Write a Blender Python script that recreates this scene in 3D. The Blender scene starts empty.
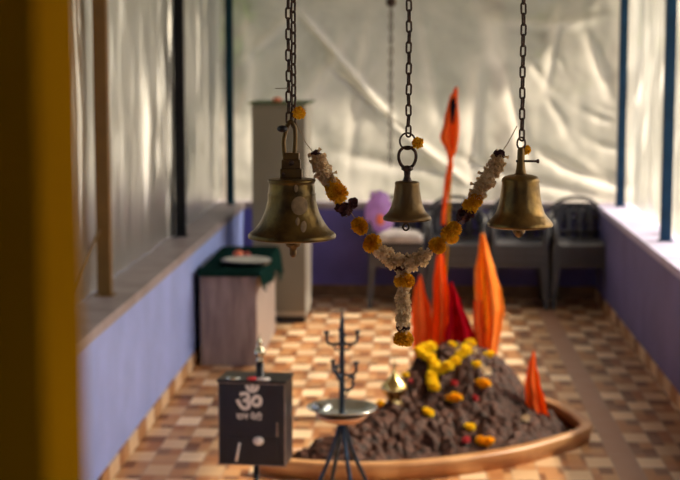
import bpy, bmesh, math, random
from mathutils import Vector, Matrix, noise
PI = math.pi
rnd = random.Random(7)
S = bpy.context.scene
C = S.collection

# ---------------------------------------------------------------- camera
FP = 1500.0
TH = math.atan(180/FP); PS = math.atan(.05*math.cos(TH)); EYE = 1.95
FW = Vector((-math.sin(PS)*math.cos(TH), math.cos(PS)*math.cos(TH), -math.sin(TH)))
RT = Vector((math.cos(PS), math.sin(PS), 0)); UP = RT.cross(FW)
def ray(px, py): return FW + RT*((px-340)/FP) + UP*(-(py-240)/FP)
def P(px, py, y):
    r = ray(px, py); t = y/r.y
    return Vector((r.x*t, y, EYE + r.z*t))
def G(px, py, z=0.0):
    r = ray(px, py); t = (z-EYE)/r.z
    return Vector((r.x*t, r.y*t, z))
cam = bpy.data.cameras.new('camera'); co = bpy.data.objects.new('camera', cam); C.objects.link(co)
co.matrix_world = Matrix.Translation((0, 0, EYE)) @ Matrix((RT, UP, -FW)).transposed().to_4x4()
cam.sensor_width = 36; cam.lens = FP*36/680
cam.dof.use_dof = True; cam.dof.focus_distance = 2.76; cam.dof.aperture_fstop = cam.lens/1000/.0135
cam.clip_start = .02
S.camera = co

# ---------------------------------------------------------------- materials
def mat(name, col, rough=.6, metal=0, var=0, scale=20, col2=None, bump=0, bscale=None, spec=None, sheen=0, emis=None, stretch=None):
    m = bpy.data.materials.new(name); m.use_nodes = True
    nt = m.node_tree; b = nt.nodes['Principled BSDF']
    b.inputs['Roughness'].default_value = rough; b.inputs['Metallic'].default_value = metal
    if spec is not None: b.inputs['Specular IOR Level'].default_value = spec
    tc = nt.nodes.new('ShaderNodeTexCoord')
    n = nt.nodes.new('ShaderNodeTexNoise'); n.inputs['Scale'].default_value = scale; n.inputs['Detail'].default_value = 5
    if stretch:
        mp = nt.nodes.new('ShaderNodeMapping'); mp.inputs['Scale'].default_value = stretch
        nt.links.new(tc.outputs['Object'], mp.inputs[0]); nt.links.new(mp.outputs[0], n.inputs['Vector'])
    else: nt.links.new(tc.outputs['Object'], n.inputs['Vector'])
    cr = nt.nodes.new('ShaderNodeValToRGB')
    c2 = col2 or tuple(c*(1-var) for c in col)
    cr.color_ramp.elements[0].position = .36; cr.color_ramp.elements[1].position = .66
    cr.color_ramp.elements[0].color = (*c2, 1); cr.color_ramp.elements[1].color = (*col, 1)
    nt.links.new(n.outputs['Fac'], cr.inputs[0]); nt.links.new(cr.outputs[0], b.inputs['Base Color'])
    if bump:
        n2 = nt.nodes.new('ShaderNodeTexNoise'); n2.inputs['Scale'].default_value = bscale or scale*2; n2.inputs['Detail'].default_value = 4
        nt.links.new(tc.outputs['Object'], n2.inputs['Vector'])
        bp = nt.nodes.new('ShaderNodeBump'); bp.inputs['Strength'].default_value = bump; bp.inputs['Distance'].default_value = .01
        nt.links.new(n2.outputs['Fac'], bp.inputs['Height']); nt.links.new(bp.outputs[0], b.inputs['Normal'])
    return m
def cloth(name, col, trans=.5, col2=None, tcol=None):
    m = bpy.data.materials.new(name); m.use_nodes = True
    nt = m.node_tree; nt.nodes.clear()
    o = nt.nodes.new('ShaderNodeOutputMaterial'); mx = nt.nodes.new('ShaderNodeMixShader')
    d = nt.nodes.new('ShaderNodeBsdfDiffuse'); t = nt.nodes.new('ShaderNodeBsdfTranslucent')
    tc = nt.nodes.new('ShaderNodeTexCoord'); n = nt.nodes.new('ShaderNodeTexNoise'); n.inputs['Scale'].default_value = 14
    nt.links.new(tc.outputs['Object'], n.inputs['Vector'])
    cr = nt.nodes.new('ShaderNodeValToRGB'); cr.color_ramp.elements[0].position = .35; cr.color_ramp.elements[1].position = .65
    cr.color_ramp.elements[0].color = (*(col2 or tuple(c*.8 for c in col)), 1); cr.color_ramp.elements[1].color = (*col, 1)
    nt.links.new(n.outputs['Fac'], cr.inputs[0]); nt.links.new(cr.outputs[0], d.inputs[0])
    if tcol: t.inputs[0].default_value = (*tcol, 1)
    else: nt.links.new(cr.outputs[0], t.inputs[0])
    mx.inputs[0].default_value = trans
    nt.links.new(d.outputs[0], mx.inputs[1]); nt.links.new(t.outputs[0], mx.inputs[2]); nt.links.new(mx.outputs[0], o.inputs[0])
    return m
def film_mat(name, tint, lo, hi, scale, stretch, dcol):
    """cloudy polythene: part see-through, part milky, thicker along folded creases"""
    m = bpy.data.materials.new(name); m.use_nodes = True
    nt = m.node_tree; nt.nodes.clear(); N = nt.nodes.new; L = nt.links.new
    o = N('ShaderNodeOutputMaterial')
    tr = N('ShaderNodeBsdfTransparent'); tr.inputs[0].default_value = (*tint, 1)
    d = N('ShaderNodeBsdfDiffuse'); d.inputs[0].default_value = (*dcol, 1)
    t = N('ShaderNodeBsdfTranslucent'); t.inputs[0].default_value = (*dcol, 1)
    g = N('ShaderNodeBsdfGlossy'); g.inputs['Roughness'].default_value = .28; g.inputs[0].default_value = (.9, .9, .9, 1)
    milky = N('ShaderNodeMixShader'); milky.inputs[0].default_value = .6
    L(d.outputs[0], milky.inputs[1]); L(t.outputs[0], milky.inputs[2])
    tc = N('ShaderNodeTexCoord'); mp = N('ShaderNodeMapping'); mp.inputs['Scale'].default_value = stretch
    n = N('ShaderNodeTexNoise'); n.inputs['Scale'].default_value = scale; n.inputs['Detail'].default_value = 6; n.inputs['Distortion'].default_value = .6
    L(tc.outputs['Object'], mp.inputs[0]); L(mp.outputs[0], n.inputs['Vector'])
    mr = N('ShaderNodeMapRange'); mr.inputs[1].default_value = .35; mr.inputs[2].default_value = .68; mr.inputs[3].default_value = lo; mr.inputs[4].default_value = hi
    L(n.outputs['Fac'], mr.inputs[0])
    at = N('ShaderNodeAttribute'); at.attribute_name = 'layers'
    ad = N('ShaderNodeMath'); ad.operation = 'ADD'; ad.use_clamp = True
    L(mr.outputs[0], ad.inputs[0]); L(at.outputs['Fac'], ad.inputs[1])
    body = N('ShaderNodeMixShader'); L(ad.outputs[0], body.inputs[0]); L(tr.outputs[0], body.inputs[1]); L(milky.outputs[0], body.inputs[2])
    fr = N('ShaderNodeFresnel'); fr.inputs[0].default_value = 1.4
    fin = N('ShaderNodeMixShader'); L(fr.outputs[0], fin.inputs[0]); L(body.outputs[0], fin.inputs[1]); L(g.outputs[0], fin.inputs[2])
    L(fin.outputs[0], o.inputs[0])
    return m

def tile_mat(name, cw=.125, ch=.245, axes=(0, 1)):
    m = bpy.data.materials.new(name); m.use_nodes = True
    nt = m.node_tree; N = nt.nodes.new; L = nt.links.new; b = nt.nodes['Principled BSDF']
    def M(op, a, c=None, cl=False):
        q = N('ShaderNodeMath'); q.operation = op; q.use_clamp = cl
        for i, v in enumerate((a, c)):
            if v is None: continue
            if isinstance(v, (int, float)): q.inputs[i].default_value = v
            else: L(v, q.inputs[i])
        return q.outputs[0]
    tc = N('ShaderNodeTexCoord'); sx = N('ShaderNodeSeparateXYZ'); L(tc.outputs['Object'], sx.inputs[0])
    X, Y = sx.outputs[axes[0]], sx.outputs[axes[1]]
    u = M('DIVIDE', M('ADD', X, .03), cw); v = M('DIVIDE', Y, ch)
    iu, iv = M('FLOOR', u), M('FLOOR', v)
    par = M('MAXIMUM', M('FLOORED_MODULO', M('ADD', iu, iv), 2.0), M('GREATER_THAN', M('FRACT', v), .74))
    fu, fv = M('FRACT', u), M('FRACT', v)
    # each tan cell is itself split into four little chips
    su, sv = M('FLOOR', M('MULTIPLY', u, 1.9)), M('FLOOR', M('MULTIPLY', v, 2.0))
    cv = N('ShaderNodeCombineXYZ'); L(M('FLOORED_MODULO', su, 7.0), cv.inputs[0]); L(M('FLOORED_MODULO', sv, 8.0), cv.inputs[1])
    wn = N('ShaderNodeTexWhiteNoise'); wn.noise_dimensions = '2D'; L(cv.outputs[0], wn.inputs['Vector'])
    cr = N('ShaderNodeValToRGB'); cr.color_ramp.interpolation = 'CONSTANT'
    e = cr.color_ramp.elements
    e[0].position = 0; e[0].color = (.20, .070, .022, 1); e[1].position = .2; e[1].color = (.38, .15, .05, 1)
    for p, c in ((.45, (.46, .21, .08, 1)), (.7, (.26, .12, .055, 1)), (.85, (.50, .26, .11, 1))):
        q = e.new(p); q.color = c
    L(wn.outputs['Value'], cr.inputs[0])
    cv2 = N('ShaderNodeCombineXYZ'); L(iu, cv2.inputs[0]); L(iv, cv2.inputs[1])
    wn2 = N('ShaderNodeTexWhiteNoise'); wn2.noise_dimensions = '2D'; L(cv2.outputs[0], wn2.inputs['Vector'])
    cr2 = N('ShaderNodeValToRGB'); cr2.color_ramp.elements[0].color = (.54, .33, .17, 1); cr2.color_ramp.elements[1].color = (.88, .66, .43, 1)
    L(wn2.outputs['Value'], cr2.inputs[0])
    mx = N('ShaderNodeMix'); mx.data_type = 'RGBA'; L(par, mx.inputs[0]); L(cr2.outputs[0], mx.inputs[6]); L(cr.outputs[0], mx.inputs[7])
    # grey brown border strip
    if axes == (0, 1):
        st = M('MULTIPLY', M('GREATER_THAN', X, .97), M('LESS_THAN', X, 1.10))
        mx2 = N('ShaderNodeMix'); mx2.data_type = 'RGBA'; L(st, mx2.inputs[0]); L(mx.outputs[2], mx2.inputs[6]); mx2.inputs[7].default_value = (.38, .20, .12, 1)
        out = mx2.outputs[2]
    else: out = mx.outputs[2]
    # grout
    g = M('MAXIMUM', M('LESS_THAN', fu, .03), M('LESS_THAN', fv, .02))
    mx3 = N('ShaderNodeMix'); mx3.data_type = 'RGBA'; L(g, mx3.inputs[0]); L(out, mx3.inputs[6]); mx3.inputs[7].default_value = (.35, .25, .18, 1)
    L(mx3.outputs[2], b.inputs['Base Color'])
    n = N('ShaderNodeTexNoise'); n.inputs['Scale'].default_value = 9; L(tc.outputs['Object'], n.inputs['Vector'])
    mr = N('ShaderNodeMapRange'); mr.inputs[3].default_value = .36; mr.inputs[4].default_value = .55; b.inputs['Specular IOR Level'].default_value = .3; L(n.outputs['Fac'], mr.inputs[0]); L(mr.outputs[0], b.inputs['Roughness'])
    return m
def wood_mat(name, c1, c2):
    return mat(name, c1, .5, 0, 0, 5, c2, .1, 60, stretch=(5, 5, .8))

M = dict(
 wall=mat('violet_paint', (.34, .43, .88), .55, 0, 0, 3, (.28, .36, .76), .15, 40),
 wallr=mat('violet_paint_shaded', (.16, .15, .38), .6, 0, 0, 3, (.13, .115, .30), .15, 40),  # wall paint darkened in its colour for the side turned from the sun
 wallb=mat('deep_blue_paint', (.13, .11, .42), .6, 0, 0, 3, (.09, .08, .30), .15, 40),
 ledge=mat('ledge_paint_shaded', (.36, .30, .32), .55, 0, 0, 6, (.27, .22, .22), .1, 60),  # ledge paint with shade put into the colour, browner and darker
 ledger=mat('ledge_paint', (.60, .56, .80), .5, 0, 0, 6, (.50, .46, .66), .1, 60),
 ceil=mat('ceiling_sheet', (.42, .40, .34), .7, 0, .3, 4),
 tile=tile_mat('floor_tile'), tilew=tile_mat('skirting_tile', .24, .20, (1, 2)), tileb=mat('dark_skirting', (.26, .14, .07), .5, 0, .5, 9),
 ochre=mat('ochre_paint', (.43, .21, .003), .9, 0, 0, 5, (.36, .17, .003), .15, 30, spec=.0),
 postb=mat('dark_post_paint', (.012, .013, .018), .6, 0, .3, 8, spec=.15), postt=mat('teal_post_paint', (.006, .045, .075), .5, 0, .3, 8, spec=.2),
 postu=mat('blue_post_paint', (.006, .045, .11), .5, 0, .3, 8, spec=.2),
 brownp=mat('brown_post_paint', (.20, .10, .02), .5, 0, .2, 8),
 brass=mat('old_brass', (.27, .165, .05), .36, .9, 0, 22, (.10, .062, .025), .15, 90),
 brassd=mat('dark_brass', (.19, .12, .035), .36, .9, 0, 22, (.065, .042, .018), .15, 90),
 brass2=mat('dull_brass', (.155, .092, .032), .42, .85, 0, 34, (.12, .075, .035), .15, 90),
 brassb=mat('bright_brass', (.80, .60, .25), .25, 1, 0, 20, (.62, .42, .15)),
 iron=mat('rusty_iron', (.085, .048, .036), .5, .7, 0, 120, (.03, .02, .018), .3, 300),
 navyiron=mat('dark_blue_iron', (.025, .055, .10), .35, .5, 0, 30, (.012, .02, .04)),
 steel=mat('steel', (.72, .76, .76), .22, 1, .2, 10),
 black=mat('black_enamel', (.012, .012, .020), .35, 0, .4, 12), white=mat('white_marking', (.92, .84, .80), .6, 0, .15, 60),
 edge=mat('worn_edge', (.40, .30, .26), .6, 0, .5, 90),
 paste=mat('sandal_paste', (.26, .17, .085), .8, 0, .3, 120),
 mari=cloth('marigold_petals', (.95, .60, .04), 0.3, (.66, .29, .01)),
 mariy=cloth('yellow_petals', (1, .80, .03), 0.4, (.95, .66, .02)),
 mario=cloth('orange_yellow_petals', (1, .60, .02), 0.4, (.95, .46, .01)),
 whitef=cloth('cream_petals', (.90, .76, .54), 0.35, (.60, .41, .23)),
 darkp=mat('dried_maroon_petals', (.07, .012, .018), .7, 0, .5, 90), red=mat('pink_red_petals', (.80, .05, .06), .6, 0, .3, 60),
 thread=mat('thread', (.35, .28, .2), .7),
 soil=mat('dark_soil', (.095, .034, .020), .6, 0, 0, 30, (.016, .006, .004), 1.0, 60, spec=.18),
 rim=mat('orange_tile_rim', (.62, .33, .14), .4, 0, 0, 5, (.42, .19, .07)), rimt=mat('cream_rim_top', (.66, .44, .26), .4, 0, 0, 7, (.5, .28, .14)),
 orange=cloth('saffron_cloth', (.98, .24, .05), .45, (.88, .16, .03), (1, .32, .05)),
 oyel=cloth('saffron_cloth_sunlit', (.98, .40, .09), .5, (.95, .27, .04), (1, .55, .12)),  # saffron shifted towards yellow for the sunlight on the large flag
 crim=cloth('crimson_cloth', (.78, .012, .035), .45, (.58, .006, .020)), wood=wood_mat('grey_brown_laminate', (.34, .26, .24), (.20, .15, .15)),
 woodl=wood_mat('laminate_lit', (.58, .50, .46), (.46, .39, .35)),  # same laminate, lightened in colour for the lit side panel
 greenc=cloth('dark_green_cloth', (.010, .035, .030), .1), blackc=cloth('black_cloth', (.012, .012, .018), .05),
 cup=mat('beige_steel', (.25, .235, .19), .5, 0, .12, 3), cupl=mat('pale_beige_steel', (.50, .47, .41), .5, 0, .1, 3),
 chair=mat('grey_plastic', (.065, .063, .07), .35, 0, .2, 8), chaird=mat('dark_plastic', (.055, .05, .065), .35, 0, .2, 8),
 purple=cloth('purple_plastic', (.78, .50, .95), .5), coral=mat('coral_print', (.9, .22, .12), .6),
 whitec=cloth('white_cloth', (.72, .66, .64), .2), greenfilm=mat('leafy_green', (.3, .4, .1), .6),
 leaf=cloth('leaf', (.11, .20, .03), .35, (.05, .10, .02)), bark=mat('bark', (.16, .10, .06), .8, 0, .4, 20, bump=.4),
 ground=mat('dry_ground', (.27, .24, .16), .9, 0, 0, 1.5, (.17, .16, .10)),
)
M['film'] = film_mat('cloudy_film', (.80, .79, .76), .42, .72, 2.2, (1, 1, 1), (.69, .645, .565))
M['films'] = film_mat('cloudy_film_side', (.78, .80, .74), .42, .75, 2.5, (1, 1.6, .35), (.62, .61, .45))
M['filmr'] = film_mat('clear_film', (.88, .87, .82), .28, .6, 2.5, (1, 1.6, .5), (.80, .77, .70))

# ---------------------------------------------------------------- helpers
def obj(name, bm, m, parent=None, smooth=True, loc=None):
    me = bpy.data.meshes.new(name); bm.normal_update(); bm.to_mesh(me); bm.free()
    for p in me.polygons: p.use_smooth = smooth
    me.materials.append(m)
    o = bpy.data.objects.new(name, me); C.objects.link(o)
    if parent: o.parent = parent
    if loc is not None: o.location = loc
    return o
def tag(o, label, cat, group=None, kind=None):
    o['label'] = label; o['category'] = cat
    if group: o['group'] = group
    if kind: o['kind'] = kind
    return o
def thing(name, label, cat, loc=(0, 0, 0), group=None, rz=0):
    o = bpy.data.objects.new(name, None); o.empty_display_size = .05; C.objects.link(o)
    o.location = loc; o.rotation_euler = (0, 0, rz)
    return tag(o, label, cat, group)
def struct(name, bm, m, smooth=False):
    o = obj(name, bm, m, None, smooth); o['kind'] = 'structure'; return o
def box(bm, x0, x1, y0, y1, z0, z1, bev=0):
    r = bmesh.ops.create_cube(bm, size=1)
    vs = r['verts']
    for v in vs:
        v.co = Vector((x0 if v.co.x < 0 else x1, y0 if v.co.y < 0 else y1, z0 if v.co.z < 0 else z1))
    if bev:
        es = list({e for v in vs for e in v.link_edges})
        bmesh.ops.bevel(bm, geom=es, offset=bev, segments=2, affect='EDGES', profile=.6)
    return bm
def Bx(*a, **k):
    return box(bmesh.new(), *a, **k)
def lathe(bm, prof, n=48, c=(0, 0, 0), cap=False):
    c = Vector(c); rings = []
    for r, z in prof:
        if r < 1e-6: rings.append([bm.verts.new(c + Vector((0, 0, z)))])
        else: rings.append([bm.verts.new(c + Vector((r*math.cos(2*PI*k/n), r*math.sin(2*PI*k/n), z))) for k in range(n)])
    for a, b in zip(rings, rings[1:]):
        for k in range(n):
            k2 = (k+1) % n
            if len(a) == 1 and len(b) == 1: continue
            if len(a) == 1: bm.faces.new((a[0], b[k2], b[k]))
            elif len(b) == 1: bm.faces.new((a[k], a[k2], b[0]))
            else: bm.faces.new((a[k], a[k2], b[k2], b[k]))
    return bm
def tube(bm, pts, r, n=10, closed=False, caps=True):
    pts = [Vector(p) for p in pts]; rings = []; N_ = len(pts)
    rr = r if isinstance(r, (list, tuple)) else [r]*N_
    prev = None
    for i, p in enumerate(pts):
        if closed: t = pts[(i+1) % N_] - pts[i-1]
        else: t = pts[min(i+1, N_-1)] - pts[max(i-1, 0)]
        t.normalize()
        if prev is None:
            a = Vector((0, 0, 1)) if abs(t.z) < .9 else Vector((1, 0, 0))
            u = t.cross(a).normalized()
        else:
            u = (prev - t*prev.dot(t)).normalized()
        prev = u; w = t.cross(u)
        rings.append([bm.verts.new(p + (u*math.cos(2*PI*k/n) + w*math.sin(2*PI*k/n))*rr[i]) for k in range(n)])
    m = N_ if closed else N_-1
    for i in range(m):
        a, b = rings[i], rings[(i+1) % N_]
        for k in range(n): bm.faces.new((a[k], a[(k+1) % n], b[(k+1) % n], b[k]))
    if caps and not closed:
        bm.faces.new(rings[0][::-1]); bm.faces.new(rings[-1])
    return bm
def spline(pts, n=6):
    pts = [Vector(p) for p in pts]; out = []
    for i in range(len(pts)-1):
        p0, p1, p2, p3 = pts[max(i-1, 0)], pts[i], pts[i+1], pts[min(i+2, len(pts)-1)]
        for k in range(n):
            t = k/n
            out.append(.5*((2*p1) + (p2-p0)*t + (2*p0-5*p1+4*p2-p3)*t*t + (3*p1-p0-3*p2+p3)*t**3))
    out.append(pts[-1]); return out
def copy_of(src, loc=None, rot=None, sc=None, parent=None):
    c = src.copy(); C.objects.link(c); c.parent = parent
    if loc is not None: c.location = loc
    if rot is not None: c.rotation_euler = rot
    if sc is not None: c.scale = (sc, sc, sc) if isinstance(sc, (int, float)) else sc
    return c
def dup(root, loc, rz, label, group=None):
    r = root.copy(); C.objects.link(r); r.location = loc; r.rotation_euler = (0, 0, rz); r['label'] = label
    if group: r['group'] = group
    for ch in list(root.children):
        c = ch.copy(); C.objects.link(c); c.parent = r
        for g in ch.children:
            d = g.copy(); C.objects.link(d); d.parent = c
    return r
def petals(bm, n, R, length, width, cup=.3, seed=0, flat=1.0, up_only=False, jit=.25):
    """pompon: curled little petals standing on a ball of radius R"""
    q = random.Random(seed)
    for i in range(n):
        z = 1-2*(i+.5)/n if not up_only else 1-(i+.5)/n*1.1
        ph = i*2.39996 + q.uniform(-.2, .2); s = math.sqrt(max(0, 1-z*z))
        d = Vector((s*math.cos(ph), s*math.sin(ph), z)); d = (d + Vector([q.uniform(-jit, jit) for _ in range(3)])).normalized()
        a = d.cross(Vector((q.uniform(-1, 1), q.uniform(-1, 1), q.uniform(-1, 1)))).normalized(); b = d.cross(a)
        L_ = length*q.uniform(.7, 1.2); W = width*q.uniform(.7, 1.2)
        f = Vector((1, 1, flat))
        c0 = d*R*.55; c1 = d*(R*.8+L_*.3); c2 = d*(R*.8+L_)+b*W*cup*q.uniform(-2, 2)
        vs = [c0+a*W*.2, c0-a*W*.2, c1-a*W*.55, c2-a*W*.35, c2+d*L_*.12, c2+a*W*.35, c1+a*W*.55]
        vs = [bm.verts.new(Vector((v.x*f.x, v.y*f.y, v.z*f.z))) for v in vs]
        bm.faces.new(vs)
    r = bmesh.ops.create_icosphere(bm, subdivisions=2, radius=R*.82)
    for v in r['verts']: v.co.z *= flat
    return bm

# ================================================================= SETTING
XL, XR, YB, LZ = -1.41, 1.50, 12.3, .78
Y0 = -3.0
CZ = 3.0
struct('floor', Bx(XL-.36, XR+.36, Y0, YB+.2, -.1, 0), M['tile'])
struct('ceiling', Bx(XL-.7, XR+.55, Y0-.2, YB+.7, CZ, CZ+.05), M['ceil'])
struct('ground', Bx(-40, 40, -14, 60, -.3, -.12), M['ground'])
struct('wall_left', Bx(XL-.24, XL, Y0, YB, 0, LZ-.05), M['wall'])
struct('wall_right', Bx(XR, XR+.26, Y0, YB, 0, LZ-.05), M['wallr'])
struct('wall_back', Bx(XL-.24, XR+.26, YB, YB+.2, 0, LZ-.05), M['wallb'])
struct('trim_1', Bx(XL-.25, XL+.012, Y0, YB, LZ-.05, LZ, bev=.006), M['ledge'])
struct('trim_2', Bx(XR-.012, XR+.27, Y0, YB, LZ-.05, LZ, bev=.006), M['ledger'])
struct('trim_3', Bx(XL-.25, XR+.27, YB+.001, YB+.21, LZ-.05, LZ+.001, bev=.006), M['ledge'])
struct('baseboard_left', Bx(XL, XL+.012, Y0, YB-.013, 0, .085), M['tilew'])
struct('baseboard_right', Bx(XR-.012, XR, Y0, YB-.013, 0, .085), M['tilew'])
struct('baseboard_back', Bx(XL, XR, YB-.012, YB, 0, .10), M['tileb'])
# eave beams that the posts carry
struct('trim_4', Bx(XL-.17, XL-.10, 1.2, YB, CZ-.07, CZ), M['postb'])
struct('trim_5', Bx(XR+.11, XR+.18, 1.2, YB, CZ-.07, CZ), M['postu'])

bm = Bx(XL-.7, -.75, Y0-.2, Y0, 0, CZ); box(bm, .75, XR+.55, Y0-.2, Y0, 0, CZ); box(bm, -.75, .75, Y0-.2, Y0, 2.6, CZ)
struct('front_light_block', bm, M['wallb'])  # unseen wall added to cut light from behind, opening lets some in
struct('wall_left', Bx(XL-.24, XL, Y0, 1.3, LZ, CZ), M['wallr'])  # this and its right twin: unseen, added to keep side light out
struct('wall_right', Bx(XR, XR+.26, Y0, 1.3, LZ, CZ), M['wallr'])
# near ochre pillar, close beside the lens
pb = Bx(-.42, -.157, .62, .70, 0, CZ, bev=.002)
tag(obj('pillar', pb, M['ochre'], smooth=False), 'broad ochre painted pillar very close at the left edge of the photo', 'pillar')

# posts on the ledges
def post(x, y, m, label, w=.032, d=.03, knobs=()):
    t = thing('ledge_post', label, 'post', (x, y, LZ), 'posts on the parapet ledges')
    obj('shaft', Bx(-w, w, -d, d, 0.006, CZ-.07-LZ, bev=.003), m, t, False)
    obj('foot_plate', Bx(-w-.012, w+.012, -d-.02, d+.02, 0, .006), m, t, False)
    return t
p1 = post(-1.545, 7.37, M['brownp'], 'ochre brown square post on left ledge, nearest to the big pillar', .034)
post(-1.555, 9.90, M['postb'], 'black square post on left ledge between ochre post and corner', .032)
post(-1.50, 12.16, M['postt'], 'dark teal post at far left corner of the room', .030)
post(1.655, 12.12, M['postu'], 'blue post at the far right end of right ledge', .032)
post(1.635, 9.79, M['postu'], 'blue post on right ledge, nearer of the two at right', .034)
bm = bmesh.new(); a_ = Vector((-1.56, 7.33, LZ+.33)); b_ = Vector((-1.59, 6.55, LZ+.008))
tube(bm, [a_, b_], .008)
tag(obj('brace_rod', bm, M['brownp']), 'thin brown rod leaning from ochre post down to the ledge', 'rod')

# polythene sheets (real folds)
def sheet(name, origin, ux, W, H_, nx, nz, folds, m, label, nvec, amp=.02, nsc=(1.5, 1.0)):
    bm = bmesh.new(); lay = bm.verts.layers.float.new('layers'); origin = Vector(origin); ux = Vector(ux); nvec = Vector(nvec)
    grid = []
    for j in range(nz+1):
        row = []
        for i in range(nx+1):
            u = W*i/nx; v = H_*j/nz
            h = amp*noise.fractal(Vector((u*nsc[0], v*nsc[1], 3.1)), .8, 2.0, 4)
            lv = 0
            for (u0, v0, u1, v1, hgt, wid, sag) in folds:
                du, dv = u1-u0, v1-v0; L2 = du*du+dv*dv
                t = ((u-u0)*du+(v-v0)*dv)/L2; tt = min(1, max(0, t))
                su = u0+du*tt; sv = v0+dv*tt - sag*4*tt*(1-tt)
                dd = math.hypot(u-su, v-sv)
                ta = min(1, 4*tt*(1-tt)+.25) if 0 < t < 1 else .25
                g = math.exp(-(dd/wid)**2)*ta
                h += hgt*g; lv = max(lv, g*min(.5, abs(hgt)*13))
            vv = bm.verts.new(origin + ux*u + Vector((0, 0, 1))*v + nvec*h); vv[lay] = lv; row.append(vv)
        grid.append(row)
    for j in range(nz):
        for i in range(nx): bm.faces.new((grid[j][i], grid[j][i+1], grid[j+1][i+1], grid[j+1][i]))
    return tag(obj(name, bm, m), label, 'plastic sheet')
# back sheet: u from left (x=-1.62) to right, v from ledge (z=.74)
BX0, BZ0, BY = -1.70, .785, 12.42
def bp(px, py):
    p = P(px, py, BY); return p.x-BX0, p.z-BZ0
def fold(x0, y0, x1, y1, h, w, s=0):
    a, b = bp(x0, y0), bp(x1, y1); return (*a, *b, h, w, s)
bf = [fold(296, 8, 402, 132, -.06, .030), fold(402, 132, 470, 185, -.04, .035), fold(325, 62, 420, 145, .03, .02),
      fold(505, 65, 530, 165, .045, .05, .02), fold(478, 60, 470, 190, .035, .06), fold(530, 62, 610, 122, .045, .035, .10),
      fold(560, 60, 612, 112, .03, .03, .10), fold(548, 100, 618, 150, .04, .04, .10), fold(585, 30, 610, 100, .03, .05),
      fold(535, 150, 640, 190, .04, .05, .05), fold(440, 150, 610, 200, .03, .05, .04), fold(350, 30, 300, 120, .03, .07),
      fold(420, 20, 440, 130, .02, .05), fold(560, 5, 545, 90, .03, .04), fold(250, 20, 262, 190, .03, .06),
      fold(330, 150, 470, 170, .025, .06, .05), fold(370, 10, 345, 190, .02, .05), fold(500, 20, 610, 15, .02, .05, .05),
      fold(560, 120, 615, 180, .03, .04, .08), fold(490, 10, 500, 70, .04, .09), fold(245, 60, 300, 8, .03, .05)]
sheet('plastic_sheet', (BX0, BY, BZ0), (1, 0, 0), 3.50, 2.21, 300, 190, bf, M['film'],
      'wide cloudy plastic sheet closing the back opening above the blue wall', (0, -1, 0), .03)
q = random.Random(3); lf = []
for k in range(120):
    u = q.uniform(0, 11); v0 = q.uniform(0, .9); v0 -= .3; lf.append((u, v0, u+q.uniform(-.35, .35), v0+q.uniform(1.6, 2.8), q.uniform(.004, .014), q.uniform(.02, .06), 0))
sheet('plastic_sheet', (XL-.21, YB+.1, LZ+.005), (0, -1, 0), 11.0, 2.2, 620, 60, lf, M['films'],
      'long creased plastic sheet behind the posts on the left ledge', (1, 0, 0), .014, (5, .7))
rf = []
for k in range(30):
    u = q.uniform(0, 11); v0 = q.uniform(0, 1.2); rf.append((u, v0, u+q.uniform(.2, .8), v0+q.uniform(-.5, .9), q.uniform(.02, .045), q.uniform(.03, .07), .08))
sheet('plastic_sheet', (XR+.235, YB+.1, LZ+.005), (0, -1, 0), 11.0, 2.2, 420, 60, rf, M['filmr'],
      'bright thin plastic sheet behind the blue posts on the right ledge', (-1, 0, 0), .025, (1.5, 1.0))

# thin chain hanging far back
def link_mesh(L_, W, r):
    bm = bmesh.new(); pts = []
    h = L_/2-W/2; k = 8
    for i in range(k+1):
        a = PI*i/k; pts.append((math.cos(a)*(W/2-r), 0, h+math.sin(a)*(W/2-r)))
    for i in range(k+1):
        a = PI+PI*i/k; pts.append((math.cos(a)*(W/2-r), 0, -h+math.sin(a)*(W/2-r)))
    tube(bm, pts, r, 8, closed=True); return bm
p = P(391, 2, 10.2)
t = thing('thin_chain', 'thin blurred chain hanging from the ceiling far behind the middle bell', 'chain', (p.x, p.y, 0))
first = None; z = CZ-.11
while z > 1.22:
    if first is None: first = obj('chain_link', link_mesh(.052, .03, .0045), M['iron'], t); first.location = (0, 0, z)
    else:
        c = copy_of(first, (0, 0, z), (0, 0, (PI/2)*((int(round((CZ-.11-z)/.040))) % 2)), None, t)
    z -= .040
bm = bmesh.new(); tube(bm, [(0, 0, CZ), (0, 0, CZ-.09)], .006); obj('ceiling_hook', bm, M['iron'], t)
bm = bmesh.new(); lathe(bm, [(0, .035), (.03, .02), (.035, -.01), (.02, -.03), (0, -.035)], 16, (0, 0, p.z)); obj('knot', bm, M['iron'], t)

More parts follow.
